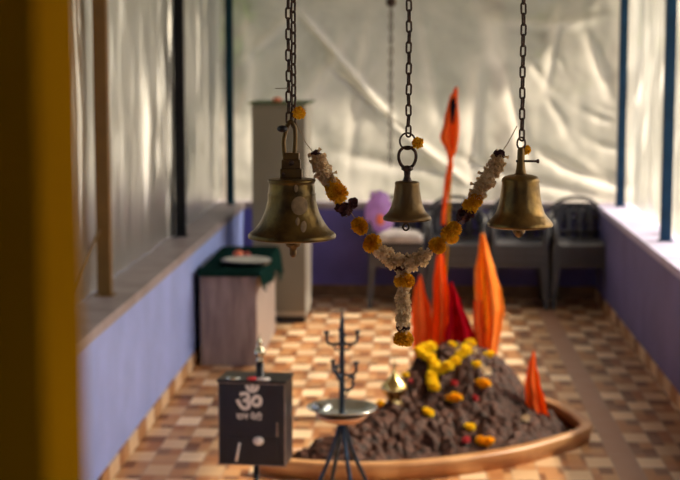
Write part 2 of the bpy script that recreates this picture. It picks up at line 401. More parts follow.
# ================================================================= BELLS
BD = 2.70; s = BD/FP*1.0012
def bell_chain(t, topz, x=0, y=0, dbl=False):
    """links from z=topz (local) up to just over the frame, then a rod to the ceiling"""
    z0 = t.location.z; first = None; k = 0; z = topz
    while z0+z < 2.085:
        a = (k % 2)*PI/2 + .35
        if first is None:
            first = obj('chain_link', link_mesh(.0245, .0125, .00195), M['iron'], t); first.location = (x, y, z); first.rotation_euler = (0, 0, a)
        else: copy_of(first, (x+rnd.uniform(-.0004, .0004), y, z), (rnd.uniform(-.05, .05), rnd.uniform(-.05, .05), a), None, t)
        if dbl: copy_of(first, (x+.0085, y+.004, z-.007), (0, rnd.uniform(-.1, .1), a+PI/2+.5), None, t)
        z += .0186; k += 1
    bm = bmesh.new(); tube(bm, [(x, y, z-.012), (x, y, CZ-z0)], .004); obj('hanging_rod', bm, M['iron'], t)
def bell_body(t, prof, m, cy):
    """prof: (half width px, y px) from crown to lip; cy = reference pixel row"""
    pr = [(w*s, (cy-y)*s) for w, y in prof]
    bm = bmesh.new(); inner = [(max(r-.004, .001), z-(.004 if i < 4 else 0)) for i, (r, z) in enumerate(pr)][::-1]
    lathe(bm, pr+inner, 96)
    o = obj('bell_body', bm, m, t)
    return o
# --- big bell
c = P(292, 235, BD)
t = thing('temple_bell', 'large brass bell on doubled chain at left, with pale paste marks', 'bell', c, 'brass bells hanging from chains')
pr = [(.5, 178), (10, 177.5), (20, 178), (23.2, 178.5), (24.3, 179.8), (24.0, 181), (23, 182), (22.8, 184), (23.2, 187), (23.5, 192), (24.3, 193), (24.2, 194.5), (24.4, 200), (26, 207), (28, 213),
      (31, 219), (34, 224), (37, 228), (39.5, 230.5), (40.2, 231), (42.4, 232.4), (44.1, 234.2), (44.5, 236), (44, 237.8), (41.5, 238.6), (38, 237)]
pr = [(w, 235+(y-235)*1.0) for w, y in pr]
big = bell_body(t, pr, M['brassd'], 235)
def lz(y): return (235-y)*s
bm = bmesh.new()   # bracket block, a wedge with two holes' bosses
for x0, x1, y0_, y1_, zb, zt in ((-11.5, 10.5, -.008, .008, 179, 168), (-10, 9, -.0078, .0078, 168, 159), (-8.5, 7.5, -.0075, .0075, 159, 152)):
    box(bm, x0*s, x1*s, y0_, y1_, lz(zb), lz(zt), bev=.0015)
obj('yoke', bm, M['brass2'], t)
bm = bmesh.new()
tube(bm, [(0, -.012, lz(162)), (0, .012, lz(162))], .005, 14); tube(bm, [(-8*s, -.011, lz(173)), (-8*s, .011, lz(173))], .003, 12)
obj('yoke_bolt', bm, M['iron'], t)
bm = bmesh.new()
tube(bm, spline([(-7*s, 0, lz(156)), (-8*s, 0, lz(140)), (-5*s, 0, lz(127)), (-1*s, 0, lz(121)), (3*s, 0, lz(127)), (3.5*s, 0, lz(140)), (2.6*s, 0, lz(156))], 6), .0042, 12)
obj('shackle', bm, M['brass2'], t)
bm = bmesh.new(); bmesh.ops.create_icosphere(bm, subdivisions=2, radius=.0085, matrix=Matrix.Translation((-9*s, -.006, lz(128)))@Matrix.Diagonal((1.2, 1, .8, 1)))
obj('shackle_knob', bm, M['black'], t)
bm = bmesh.new(); tube(bm, [(-16*s, .004, lz(88)), (-2*s, -.004, lz(87.5))], .0009, 6); obj('twig', bm, M['thread'], t)
bell_chain(t, lz(117), -2.8*s, 0, True)
bm = bmesh.new(); tube(bm, [(1*s, 0, lz(182)), (1*s, 0, lz(245))], .003, 8)
lathe(bm, [(0, lz(238)), (6*s, lz(240)), (8.2*s, lz(243)), (7.6*s, lz(246)), (4*s, lz(248)), (3.6*s, lz(252)), (3.9*s, lz(254)), (2.4*s, lz(257)), (0, lz(258.5))], 24, (1*s, 0, 0))
obj('clapper', bm, M['brass2'], t)
def dab(cx, cy, rx, ry, seed):
    bm = bmesh.new(); qq = random.Random(seed); n = 22; vs = []
    def rad(z):
        for (w0, y0_), (w1, y1_) in zip(pr, pr[1:]):
            if y0_ <= z <= y1_ and y1_ > y0_: return (w0+(w1-w0)*(z-y0_)/(y1_-y0_))*s
        return 25*s
    def pt(dx, y, off):
        r = rad(y)+off; x = dx*s; x = max(-r*.98, min(r*.98, x)); return Vector((x, -math.sqrt(r*r-x*x), lz(y)))
    ctr = bm.verts.new(pt(cx, cy, .0012)); rings = []
    for f_, off in ((.5, .0011), (.85, .0009), (1, -.0003)):
        rings.append([bm.verts.new(pt(cx+rx*f_*math.cos(2*PI*k/n)*wob[k], cy+ry*f_*math.sin(2*PI*k/n)*wob[k], off)) for k in range(n)] if (wob := [1+.0*k for k in range(n)]) else None)
    for k in range(n): bm.faces.new((ctr, rings[0][k], rings[0][(k+1) % n]))
    for a, b in zip(rings, rings[1:]):
        for k in range(n): bm.faces.new((a[k], b[k], b[(k+1) % n], a[(k+1) % n]))
    o = obj('paste_mark', bm, M['paste'], t); o['label'] = 'pale dried paste smear'
dab(9.5, 203, 8.5, 9.5, 1); dab(8, 218, 2.2, 4, 2); dab(14, 223, 3, 5.5, 3); dab(6, 186, 2, 4, 5)

# --- middle bell
c = P(407, 218, BD)
t = thing('temple_bell', 'smallest brass bell, hanging in the middle from an open iron ring', 'bell', c, 'brass bells hanging from chains')
pr2 = [(.3, 181), (8, 180.8), (11.5, 181.5), (12.6, 183), (12.2, 184.8), (12.6, 188), (13.4, 194), (14.4, 200), (16, 206), (18.4, 211), (21, 214.3), (21.6, 214.6), (23.6, 216.4), (24.4, 218.2), (23.6, 220), (21, 219.4)]
bell_body(t, pr2, M['brass2'], 218)
def mz(y): return (218-y)*s
bm = bmesh.new(); lathe(bm, [(5.5*s, mz(181.5)), (4*s, mz(179)), (3.2*s, mz(176)), (3.4*s, mz(171)), (6*s, mz(169.5)), (6*s, mz(167)), (2.5*s, mz(165.5)), (0, mz(165))], 20); obj('neck', bm, M['iron'], t)
bm = bmesh.new(); ring = [(math.sin(a)*9.3*s, 0, mz(157)-math.cos(a)*9*s) for a in [2*PI*k/28 for k in range(28)]]
ring = spline([(-2*s, 0, mz(167)), (-4*s, 0, mz(166.5)), (-6.5*s, 0, mz(164)), (-8.6*s, 0, mz(158)), (-8*s, 0, mz(152)), (-4.5*s, 0, mz(148)), (0, 0, mz(147)), (4.5*s, 0, mz(148)), (8*s, 0, mz(152)), (8.6*s, 0, mz(158)), (6.5*s, 0, mz(164)), (4*s, 0, mz(166.5)), (2*s, 0, mz(167))], 4)
tube(bm, ring, .0029, 12); obj('shackle', bm, M['iron'], t)
bm = bmesh.new(); tube(bm, [(math.sin(a)*7.6*s, math.cos(a)*.004, mz(141)+math.cos(a)*8*s) for a in [2*PI*k/26 for k in range(26)]], .0018, 10, closed=True); obj('ring', bm, M['iron'], t)
bell_chain(t, mz(131), 1*s)
bm = bmesh.new(); tube(bm, [(-1*s, 0, mz(182)), (-1*s, 0, mz(223))], .0022, 8)
lathe(bm, [(0, mz(218)), (3.4*s, mz(219)), (3.6*s, mz(222)), (2.4*s, mz(223.5)), (0, mz(224))], 16, (-1*s, 0, 0))
tube(bm, [(-1*s+math.sin(a)*3*s, 0, mz(227)+math.cos(a)*3.4*s) for a in [2*PI*k/18 for k in range(18)]], .0018, 8, closed=True)
obj('clapper', bm, M['iron'], t)

# --- right bell
c = P(520, 224, BD)
t = thing('temple_bell', 'medium brass bell at right, hanging beside end of garland', 'bell', c, 'brass bells hanging from chains')
pr3 = [(.3, 174), (6, 174), (12, 175), (16.3, 176.5), (18.6, 178.6), (19.2, 181), (18.6, 183), (18.9, 186), (19.3, 190), (20.2, 197), (21.5, 204), (23.3, 210), (25.3, 214.5), (26.0, 215), (27.6, 217.2), (29.6, 219.5), (31.8, 221.8), (33.0, 224), (32.6, 226), (30, 227), (27, 226)]
bell_body(t, pr3, M['brass'], 224)
def rz_(y): return (224-y)*s
bm = bmesh.new(); lathe(bm, [(8*s, rz_(175)), (5.4*s, rz_(173)), (4.6*s, rz_(168)), (3.8*s, rz_(160)), (3.6*s, rz_(150)), (2.5*s, rz_(147.5)), (0, rz_(147))], 24); obj('neck', bm, M['brass2'], t)
bm = bmesh.new(); tube(bm, [(-5*s, -.003, rz_(161)), (17*s, -.003, rz_(161))], .0022, 10); box(bm, 15.5*s, 18*s, -.006, 0, rz_(163), rz_(159), bev=.0008); obj('pin', bm, M['iron'], t)
bm = bmesh.new(); tube(bm, [(math.sin(a)*4*s, 0, rz_(143.5)+math.cos(a)*6*s) for a in [2*PI*k/22 for k in range(22)]], .0018, 10, closed=True); obj('ring', bm, M['iron'], t)
bell_chain(t, rz_(135), .6*s)
bm = bmesh.new(); tube(bm, [(-1*s, 0, rz_(176)), (-1*s, 0, rz_(229))], .0025, 8)
lathe(bm, [(0, rz_(224)), (5*s, rz_(226)), (6.6*s, rz_(229)), (6.2*s, rz_(232)), (3.6*s, rz_(236)), (0, rz_(238))], 24, (-1*s, 0, 0)); obj('clapper', bm, M['brass2'], t)

# flowers tied to the chains
def pompon(name, m, R, n, seed, parent=None, flat=1.0, L_=.35, W=.35):
    return obj(name, petals(bmesh.new(), n, R, R*L_, R*W, seed=seed, flat=flat, jit=.3), m, parent)
def tied(px, py, r, label, seed, dy=-.008):
    o = pompon('marigold', M['mari'], r, 150, seed); o.location = P(px, py, BD+dy); o.scale = (1, .8, 1)
    tag(o, label, 'flower', 'marigolds tied to the bell chains')
tied(299, 113, .0105, 'marigold tucked in chain above the large left bell', 1)
tied(418, 143, .0095, 'marigold tied beside the iron ring of the middle bell', 2)
tied(526, 150, .0080, 'faded marigold tucked behind the neck of the right bell', 3, .006)

# ================================================================= GARLAND
gt = thing('flower_garland', 'garland of white flowers and marigolds strung between the outer bells, with a tassel', 'garland', P(403, 262, BD))
gl = gt.matrix_world.inverted() if False else None
g0 = Vector(gt.location)
def gp(px, py, dy=0): return P(px, py, BD+dy)-g0
maris = [pompon('marigold', M['mari'], .0150, 330, 11, gt, 1, .42, .26), pompon('marigold', M['mari'], .0150, 330, 12, gt, 1, .42, .26)]
def white_mesh(seed):
    bm = bmesh.new(); q = random.Random(seed)
    for i in range(34):     # tuberose florets: little flared tubes pointing out all round a thread
        a = q.uniform(0, 2*PI); z = q.uniform(-.008, .008)
        d = Vector((math.cos(a), math.sin(a), q.uniform(-.5, .5))).normalized(); u = d.orthogonal().normalized(); w = d.cross(u)
        b = Vector((0, 0, z)); L_ = q.uniform(.009, .0155)
        rs = ((0.0010, .2), (.0016, .65), (.0036, 1.0)); rings = []
        for r, tt in rs: rings.append([bm.verts.new(b+d*L_*tt+(u*math.cos(2*PI*k/6)+w*math.sin(2*PI*k/6))*r*q.uniform(.75, 1.25)) for k in range(6)])
        for A, B in zip(rings, rings[1:]):
            for k in range(6): bm.faces.new((A[k], A[(k+1) % 6], B[(k+1) % 6], B[k]))
    lathe(bm, [(0, -.010), (.0075, -.006), (.008, .006), (0, .010)], 10)
    return bm
whites = [obj('white_blossom', white_mesh(21), M['whitef'], gt), obj('white_blossom', white_mesh(22), M['whitef'], gt)]
darks = [pompon('dried_petals', M['darkp'], .0085, 22, 31, gt, 1, .45, 1.2)]
used = set()
def put(kind, px, py, sc=1.0, dy=0):
    src = {'m': maris, 'w': whites, 'd': darks}[kind]; o = src[rnd.randrange(len(src))]
    rot = (rnd.uniform(-.5, .5), rnd.uniform(-.5, .5), rnd.uniform(0, 6))
    if o.name in used: o = copy_of(o, None, None, None, gt)
    else: used.add(o.name)
    sc *= {'m': 1.17, 'w': 1.12, 'd': 1.15}[kind]
    o.location = gp(px, py, dy); o.rotation_euler = rot; o.scale = (sc, sc, sc)
def run(kind, pts, sc, n):
    sp = spline([(a, b, 0) for a, b in pts], 12)
    for i in range(n):
        v = sp[int(i*(len(sp)-1)/max(1, n-1))]; put(kind, v.x+rnd.uniform(-1, 1), v.y+rnd.uniform(-1, 1), sc*rnd.uniform(.9, 1.1), rnd.uniform(-.003, .003))
run('w', [(318, 160), (321, 168), (326, 175), (331, 182)], .95, 7)
run('m', [(332, 186), (338, 195)], .80, 2); put('m', 335, 192, .75, -.006)
put('d', 316, 155, .75); put('d', 345, 210, 1.1); put('d', 353, 203, .8); put('d', 340, 208, .8)
put('m', 359, 225, .70); put('m', 361, 228, .62); put('m', 373, 243, .78); put('m', 371, 245, .70)
run('w', [(381, 251), (387, 257), (394, 261), (402, 262), (410, 262), (417, 259), (424, 256)], .95, 11)
put('w', 409, 266, .9); put('d', 402, 266, .9); put('d', 398, 268, .6); put('d', 409, 259, .7)
put('m', 437, 245, .72); put('m', 439, 247, .62); put('m', 449, 234, .72); put('m', 454, 229, .66); put('m', 452, 237, .6)
put('d', 464, 216, 1.1); put('d', 469, 214, .8)
run('m', [(471, 205), (476, 201)], .68, 2)
run('w', [(477, 194), (482, 187), (486, 180), (491, 173), (495, 165), (498, 160)], .92, 10)
put('d', 500, 155, .75); put('d', 497, 154, .6)
run('w', [(402, 272), (405, 272)], .70, 2)
put('m', 404, 280, .74); put('m', 401, 281, .62); put('m', 408, 281, .6)
run('w', [(404, 290), (403, 298), (404, 306), (403, 314), (404, 322)], .84, 9)
put('d', 402, 328, .8); put('d', 406, 327, .6); put('w', 404, 330, .6)
put('m', 404, 338, .72); put('m', 400, 339, .6); put('m', 407, 340, .58)
bm = bmesh.new()
tube(bm, [gp(*q_) for q_ in ((294, 118), (306, 143), (316, 156), (326, 176), (338, 198), (348, 208), (360, 226), (374, 244), (388, 257), (404, 263), (424, 256), (439, 245), (452, 231), (466, 214), (476, 200), (488, 177), (499, 156), (508, 143), (517, 126))], .0009, 6)
tube(bm, [gp(404, 263), gp(404, 338)], .001, 6)
obj('string', bm, M['thread'], gt)

# ================================================================= MOUND + BASIN
BC = Vector((-.03, 7.85))
_op = [(250, 455), (290, 461), (350, 464), (400, 463), (450, 459), (500, 452), (545, 442), (588, 427), (582, 415), (562, 404), (538, 396), (500, 391), (450, 394), (400, 410), (350, 436), (310, 448), (272, 454)]
_ov = [G(a, b, .085) for a, b in _op]
BC = Vector((sum(v.x for v in _ov)/len(_ov), sum(v.y for v in _ov)/len(_ov)))
_sp = spline([(v.x, v.y, 0) for v in _ov+[_ov[0]]], 10)
_ang = sorted((math.atan2(v.y-BC.y, v.x-BC.x), math.hypot(v.x-BC.x, v.y-BC.y)) for v in _sp)
def outl(ph, k=1.0, add=0):
    ph = (ph+PI) % (2*PI)-PI
    A = _ang[-1]; A = (A[0]-2*PI, A[1])
    for B in _ang+[(_ang[0][0]+2*PI, _ang[0][1])]:
        if A[0] <= ph <= B[0]:
            t_ = (ph-A[0])/max(1e-9, B[0]-A[0]); return (A[1]+(B[1]-A[1])*t_)*k+add
        A = B
    return _ang[0][1]*k+add
def basin_ring(r0, r1, z0, z1):
    bm = bmesh.new(); n = 160; R_ = []
    for (rr, z) in ((r1, z0), (r1+.012, z1-.012), (r1+.006, z1), (r0, z1), (r0-.005, z1-.01), (r0, z0)):
        R_.append([bm.verts.new((BC.x+math.cos(2*PI*k/n)*outl(2*PI*k/n, 1, rr), BC.y+math.sin(2*PI*k/n)*outl(2*PI*k/n, 1, rr), z)) for k in range(n)])
    for i in range(len(R_)):
        a, b = R_[i], R_[(i+1) % len(R_)]
        for k in range(n): bm.faces.new((a[k], a[(k+1) % n], b[(k+1) % n], b[k]))
    return bm
bt = thing('altar_basin', 'low leaf shaped tiled basin on the floor holding the soil mound', 'basin', (0, 0, 0))
rim_m = tile_mat('rim_tiles', .16, .30, (0, 2)); M['rim_tiles'] = rim_m
obj('rim', basin_ring(-.055, .0, .0, .085), M['rim'], bt)
bm = bmesh.new(); n = 96
vs = [bm.verts.new((BC.x+math.cos(2*PI*k/n)*outl(2*PI*k/n, 1, -.05), BC.y+math.sin(2*PI*k/n)*outl(2*PI*k/n, 1, -.05), .012)) for k in range(n)]; bm.faces.new(vs)
r_ = bmesh.ops.extrude_face_region(bm, geom=bm.faces[:]); 
for v in r_['geom']:
    if isinstance(v, bmesh.types.BMVert): v.co.z = .001
obj('basin_floor', bm, M['tileb'], bt)
def mound_h(x, y):
    dx, dy = x-.235, y-8.02
    wob = 1+.06*math.sin(3*math.atan2(dy, dx)+1)
    r = math.hypot(dx/(.45 if dx > 0 else .54), dy/.60)*wob
    h = .375*max(0, 1-r**2.2)**.75 if r < 1 else 0
    dx, dy = x+.14, y-7.66
    r2 = math.hypot(dx/.60, dy/.66); h2 = .235*max(0, 1-r2**1.6)**1.0 if r2 < 1 else 0
    dx, dy = x-.2, y-7.75
    r3 = math.hypot(dx/.62, dy/.66); h3 = .16*max(0, 1-r3**2)**.7 if r3 < 1 else 0
    dx, dy = x+.34, y-7.26
    r4 = math.hypot(dx/.36, dy/.36); h4 = .13*max(0, 1-r4**2)**.9 if r4 < 1 else 0
    return (h**3+h2**3+h3**3+h4**3)**(1/3)
def mound_z(x, y):
    p3 = Vector((x, y, 0)); p3 = p3+noise.noise_vector(p3*7)*.05+noise.noise_vector(p3*22)*.016
    clod = .5+noise.fractal(p3*9, .7, 2.1, 5)*.5
    cell = noise.voronoi(p3*16)[0]; cell2 = noise.voronoi(p3*34)[0]
    ph = math.atan2(y-BC.y, x-BC.x); inside = outl(ph, 1, -.062)-math.hypot(x-BC.x, y-BC.y)
    if inside <= 0: return .010
    h = mound_h(x, y)*min(1, inside/.07+.1)
    if h < .004: return .010
    return .012+h + min(1, h*14)*(clod*.050+(.35-cell[0])*.042+(.35-cell2[0])*.018)
bm = bmesh.new(); NX, NY = 300, 260; x0, x1, y0, y1 = -.95, .95, 6.9, 8.75; gr = []
for j in range(NY+1):
    row = []
    for i in range(NX+1):
        x, y = x0+(x1-x0)*i/NX, y0+(y1-y0)*j/NY
        row.append(bm.verts.new((x, y, mound_z(x, y))))
    gr.append(row)
for j in range(NY):
    for i in range(NX):
        q4 = (gr[j][i], gr[j][i+1], gr[j+1][i+1], gr[j+1][i])
        if max(v.co.z for v in q4) > .0105: bm.faces.new(q4)
bmesh.ops.delete(bm, geom=[v for v in bm.verts if not v.link_faces], context='VERTS')
tag(obj('soil_mound', bm, M['soil']), 'lumpy mound of dark brown earth heaped inside the leaf shaped basin', 'mound')
def on_mound(px, py):
    r = ray(px, py); t_ = 6.6/r.y
    while t_*r.y < 9:
        x, y, z = r.x*t_, r.y*t_, EYE+r.z*t_
        if z < mound_z(x, y): return Vector((x, y, z))
        t_ += .004
    return G(px, py, .05)
# flowers strewn on the mound
fl = {k: pompon('flower', M[m_], .030, 110, sd, None, .65, .4, .5) for k, m_, sd in (('yellow', 'mariy', 41), ('orange', 'mario', 42))}
fl['red'] = pompon('flower', M['red'], .020, 50, 43, None, .8, .5, .7); fl['cream'] = pompon('flower', M['whitef'], .022, 60, 44, None, .6, .6, .5)
fu = set()
def flower(kind, px, py, sc, label, name='flower'):
    o = fl[kind]
    if kind in fu: o = copy_of(o)
    else: fu.add(kind)
    o.location = on_mound(px, py)+Vector((0, -.006, .006)); o.rotation_euler = (rnd.uniform(.2, .7), rnd.uniform(-.3, .3), rnd.uniform(0, 6)); o.scale = (sc,)*3
    tag(o, label, 'flower', 'loose flowers on the mound')
flower('yellow', 380, 405, .95, 'yellow flower left of the brass pot, low on the earth mound')
flower('yellow', 405, 376, .65, 'tiny yellow flower just right of the brass pot on the slope')
flower('yellow', 428, 413, .95, 'yellow flower low on the mound, below the trailing end of the yellow garland')
flower('orange', 454, 399, 1.2, 'orange yellow marigold in the middle of the mound face')
flower('orange', 483, 384, 1.15, 'golden marigold high on the right side of the mound')
flower('yellow', 475, 366, 1.0, 'yellow flower right of the heart shaped garland, beside white petals')
flower('yellow', 488, 356, 1.0, 'yellow flower at the right end of the mound top under tall flag')
flower('yellow', 453, 346, .8, 'yellow flower above the garland on the mound crest')
flower('yellow', 469, 428, 1.0, 'yellow flower low on the mound with dark red petals under it')
flower('orange', 487, 443, 1.1, 'golden flower at the foot of the mound against the basin rim')
flower('orange', 480, 441, .8, 'smaller golden flower left of the one at the mound foot')
flower('red', 454, 384, .9, 'pink red flower between heart garland and the orange marigold')
flower('red', 475, 399, .8, 'pink red flower below the golden marigold on right slope')
flower('red', 411, 382, .5, 'tiny red flower next to the garland left edge')
flower('red', 466, 441, .9, 'dark red flower under the low yellow flower')
flower('cream', 484, 372, 1.3, 'white flower between golden marigold and the top flowers')
flower('cream', 473, 352, .9, 'small white flower on the crest beside the crimson cloth')
flower('cream', 458, 352, .9, 'white flower inside the crest garland under the crimson cloth')
flower('cream', 525, 419, .9, 'whitish flower at the foot of the small right flag')
# yellow garland draped on top
yg = thing('yellow_garland', 'heart shaped string of bright yellow flowers draped over the mound top', 'garland', (0, 0, 0))
gpts = [(470, 346), (466, 352), (461, 358), (455, 364), (448, 369), (441, 372), (434, 366), (430, 360), (424, 358), (420, 354), (425, 351), (431, 349)]
gp2 = [(434, 371), (432, 378), (432, 384), (434, 389)]
fy = pompon('flower', M['mariy'], .030, 90, 51, yg, .8, .35, .5); firstf = True; pts3 = []
for a, b in gpts+gp2:
    p_ = on_mound(a, b)+Vector((0, -.008, .016)); pts3.append(p_)
    o = fy if firstf else copy_of(fy, None, None, None, yg); firstf = False
    o.location = p_; o.rotation_euler = (rnd.uniform(.2, .7), rnd.uniform(-.3, .3), rnd.uniform(0, 6))
bm = bmesh.new(); tube(bm, pts3[:len(gpts)], .003, 6); tube(bm, pts3[len(gpts):], .003, 6); obj('string', bm, M['thread'], yg)
# green-ish leaf bits + dark coconut in the crest
o = obj('fruit', petals(bmesh.new(), 60, .045, .012, .012, seed=61), M['soil'], None); o.location = on_mound(444, 357)+Vector((0, .02, .0))
tag(o, 'dark hairy coconut lying on the mound crest inside the yellow garland', 'coconut')

# brass pot
p = on_mound(394, 402)
q = Vector((P(394, 398, p.y).x, p.y, p.z-.012))
bt2 = thing('brass_pot', 'small bright brass pot with pointed lid, standing on left slope of mound', 'pot', q)
k_ = p.y/FP
def bz(y): return (402-y)*k_+.012
bm = bmesh.new(); lathe(bm, [(0, 0), (9*k_, 0), (9*k_, bz(402)), (6*k_, bz(399)), (7*k_, bz(397)), (9.5*k_, bz(394)), (12.4*k_, bz(391)), (13.5*k_, bz(388))], 32); obj('body', bm, M['brassb'], bt2)
bm = bmesh.new(); lathe(bm, [(13.5*k_, bz(388)), (13*k_, bz(385)), (9.5*k_, bz(381)), (5.5*k_, bz(377.5)), (3*k_, bz(373)), (1.5*k_, bz(368)), (.8*k_, bz(362)), (0, bz(358))], 32); obj('lid', bm, M['brassb'], bt2)

# ================================================================= FLAGS
def flag(rows, depth, m, parent, name='cloth', amp=.02, nf=2.5, seed=0, lean=0.0, wid=24, bulge=0):
    """cloth hanging between left and right outlines given per row (y, xl, xr), with real folds"""
    bm = bmesh.new(); nr = 44; ys = [r[0] for r in rows]; grid = []
    def at(y):
        for a, b in zip(rows, rows[1:]):
            if a[0] <= y <= b[0]:
                t_ = (y-a[0])/(b[0]-a[0]); t2 = t_*t_*(3-2*t_)*.5+t_*.5
                return a[1]+(b[1]-a[1])*t2, a[2]+(b[2]-a[2])*t2
        return rows[-1][1:]
    for j in range(nr+1):
        y = ys[0]+(ys[-1]-ys[0])*j/nr; xl, xr = at(y); row = []
        for i in range(wid+1):
            u = i/wid; a_m = amp*min(1, (xr-xl)/20+.15)
            d = depth + a_m*math.sin(u*nf*2*PI+seed+j*.03) + .4*a_m*noise.noise(Vector((u*3, j*.12, seed))) + lean*j/nr - bulge*math.sin(PI*u)*(xr-xl)*.004
            row.append(bm.verts.new(P(xl+(xr-xl)*u+.4*math.sin(j*.5+seed)*(1 if i in (0, wid) else 0), y, d)-Vector(parent.location)))
        grid.append(row)
    for j in range(nr):
        for i in range(wid): bm.faces.new((grid[j][i], grid[j][i+1], grid[j+1][i+1], grid[j+1][i]))
    bmesh.ops.remove_doubles(bm, verts=bm.verts, dist=1e-5)
    o = obj(name, bm, m, parent); md = o.modifiers.new('thickness', 'SOLIDIFY'); md.thickness = .0012
    return o
def pole(parent, px0, py0, px1, py1, depth, m, r=.006):
    bm = bmesh.new(); a = P(px0, py0, depth); b = P(px1, py1, depth); tube(bm, [a-Vector(parent.location), b-Vector(parent.location)], r, 10)
    return obj('pole', bm, m, parent)
FD = 8.34
def fthing(label, px, py, d): 
    b = P(px, py, d); b.z = max(.02, mound_h(b.x, d)*.8); return thing('flag', label, 'flag', b, 'saffron flags planted around the mound')
mw = M['ochre']
t = fthing('tall narrow saffron pennant with dark mark, rising above all other flags', 443, 360, FD+.02)
pole(t, 455, 88, 441, 375, FD+.02, mw, .0065)
flag([(87, 455, 457.5), (100, 449, 458), (120, 444, 459), (138, 440, 459), (150, 446, 457), (160, 448, 452), (166, 447, 453), (180, 445, 451), (200, 442.5, 447), (225, 441.5, 445)], FD, M['orange'], t, 'pennant', .016, 1.6, 2)
flag([(98, 452, 455), (106, 450, 456), (114, 450.5, 455), (124, 451.5, 453)], FD-.028, M['blackc'], t, 'dark_patch', .004, 1, 1)  # small dark patch over the upper pennant
flag([(248, 439, 442.5), (262, 435, 444), (285, 433, 448), (315, 432, 451), (345, 430, 453), (366, 430, 452)], FD-.03, M['orange'], t, 'lower_cloth', .03, 1.7, 5)
t = fthing('plain saffron flag furled to a cone, directly right of the garland tassel', 421, 360, FD-.05)
pole(t, 420, 276, 423, 375, FD-.03, mw, .004)
flag([(275, 419, 421), (290, 414.5, 425), (310, 412, 431), (330, 412, 433.5), (350, 414, 432), (368, 415, 429)], FD-.06, M['orange'], t, 'cloth', .035, 1.3, 1)
t = fthing('crimson cloth flag, shortest one directly behind the mound crest', 458, 355, FD-.02)
pole(t, 451, 284, 455, 375, FD, mw, .004)
flag([(282, 450, 452.5), (300, 448.5, 460), (320, 448, 469), (338, 445, 477), (360, 443, 480)], FD-.04, M['crim'], t, 'cloth', .04, 1.8, 3)
t = fthing('large bright orange flag behind the right end of mound crest, glowing yellow at one edge', 488, 358, FD+.02)
pole(t, 483, 234, 487, 378, FD+.03, mw, .006)
flag([(233, 481, 484), (250, 478, 488.5), (270, 475, 495), (290, 474, 501), (312, 476, 505), (325, 480, 502), (350, 483, 497), (370, 484, 494)], FD+.02, M['oyel'], t, 'cloth', .04, 1.5, 4.4)
flag([(318, 488, 498), (335, 489, 499), (362, 491, 496)], FD+.08, M['oyel'], t, 'tail', .02, 1.5, 2)
flag([(300, 474, 482), (320, 473, 484), (345, 476, 487), (366, 479, 488)], FD-.03, M['orange'], t, 'inner_fold', .02, 1.2, 2)
b = G(541, 430, .03)
t = thing('flag', 'small furled orange flag planted alone at the right side of basin', 'flag', b, 'saffron flags planted around the mound')
pole(t, 533, 354, 541, 431, b.y+.02, mw, .004)
flag([(351, 532.5, 534), (362, 529, 536), (380, 525, 539.5), (400, 525, 545), (418, 531, 549), (430, 536, 547)], b.y, M['orange'], t, 'cloth', .035, 1.3, .6)

# ================================================================= LAMP STAND
b = P(342, 430, 6.5); base = Vector((b.x, 6.5, 0)); kk = 6.5/FP
def lh(y): return P(342, y, 6.5).z
t = thing('lamp_stand', 'dark blue iron lamp tree with curled arms above a round metal dish', 'lamp stand', base)
bm = bmesh.new(); tube(bm, [(0, 0, lh(432)), (0, 0, lh(345)), (0, 0, lh(322)), (0, 0, lh(309))], [.014, .012, .010, .002], 14)
obj('post', bm, M['navyiron'], t)
def arm(z, ang, L_, h, cup=True):
    d = Vector((math.cos(ang), math.sin(ang), 0)); bm = bmesh.new()
    tube(bm, spline([(0, 0, z-.012), d*L_*.5+Vector((0, 0, z-.02)), d*L_*.95+Vector((0, 0, z-.008)), d*L_+Vector((0, 0, z+h))], 5), .0068, 8)
    tube(bm, spline([d*L_*.55+Vector((0, 0, z-.02)), d*L_*.45+Vector((0, 0, z-.04)), d*L_*.2+Vector((0, 0, z-.045))], 4), .004, 8)
    a = d*L_+Vector((0, 0, z+h))
    lathe(bm, [(0, -.006), (.009, -.002), (.014, .010), (.011, .010), (0, .0)], 14, a)
    obj('arm', bm, M['navyiron'], t)
for y_, L_, a0, n_ in ((340, .068, .15, 4), (371, .064, .2, 3), (386, .05, .3, 1)):
    for k in range(n_): arm(lh(y_), a0+k*2*PI/n_, L_, .03)
bm = bmesh.new(); zc = P(342, 410, 6.5).z
lathe(bm, [(0, zc-.022), (.05, zc-.022), (.105, zc-.012), (.150, zc+.012), (.157, zc+.014), (.157, zc+.017), (.148, zc+.016), (.10, zc-.005), (0, zc-.012)], 56)
obj('dish', bm, M['steel'], t)
bm = bmesh.new(); lathe(bm, [(0, zc-.060), (.05, zc-.056), (.095, zc-.040), (.118, zc-.018), (.105, zc-.016), (0, zc-.0225)], 40); obj('lower_bowl', bm, mat('copper', (.75, .42, .26), .35, 1, .3, 20), t)
bm = bmesh.new(); lathe(bm, [(0, -.012), (.035, -.010), (.048, .004), (.030, .020), (0, .024)], 24, (-.088, -.01, zc+.014)); obj('wick_cup', bm, M['steel'], t)
for k in range(4):
    a = PI/4*.55+k*PI/2; d = Vector((math.cos(a), math.sin(a), 0)); bm = bmesh.new()
    tube(bm, spline([d*.008+Vector((0, 0, zc-.055)), d*.02+Vector((0, 0, zc-.10)), d*.05+Vector((0, 0, zc-.19)), d*.10+Vector((0, 0, .11)), d*.15+Vector((0, 0, .010))], 6), .0098, 8); obj('leg', bm, M['navyiron'], t)

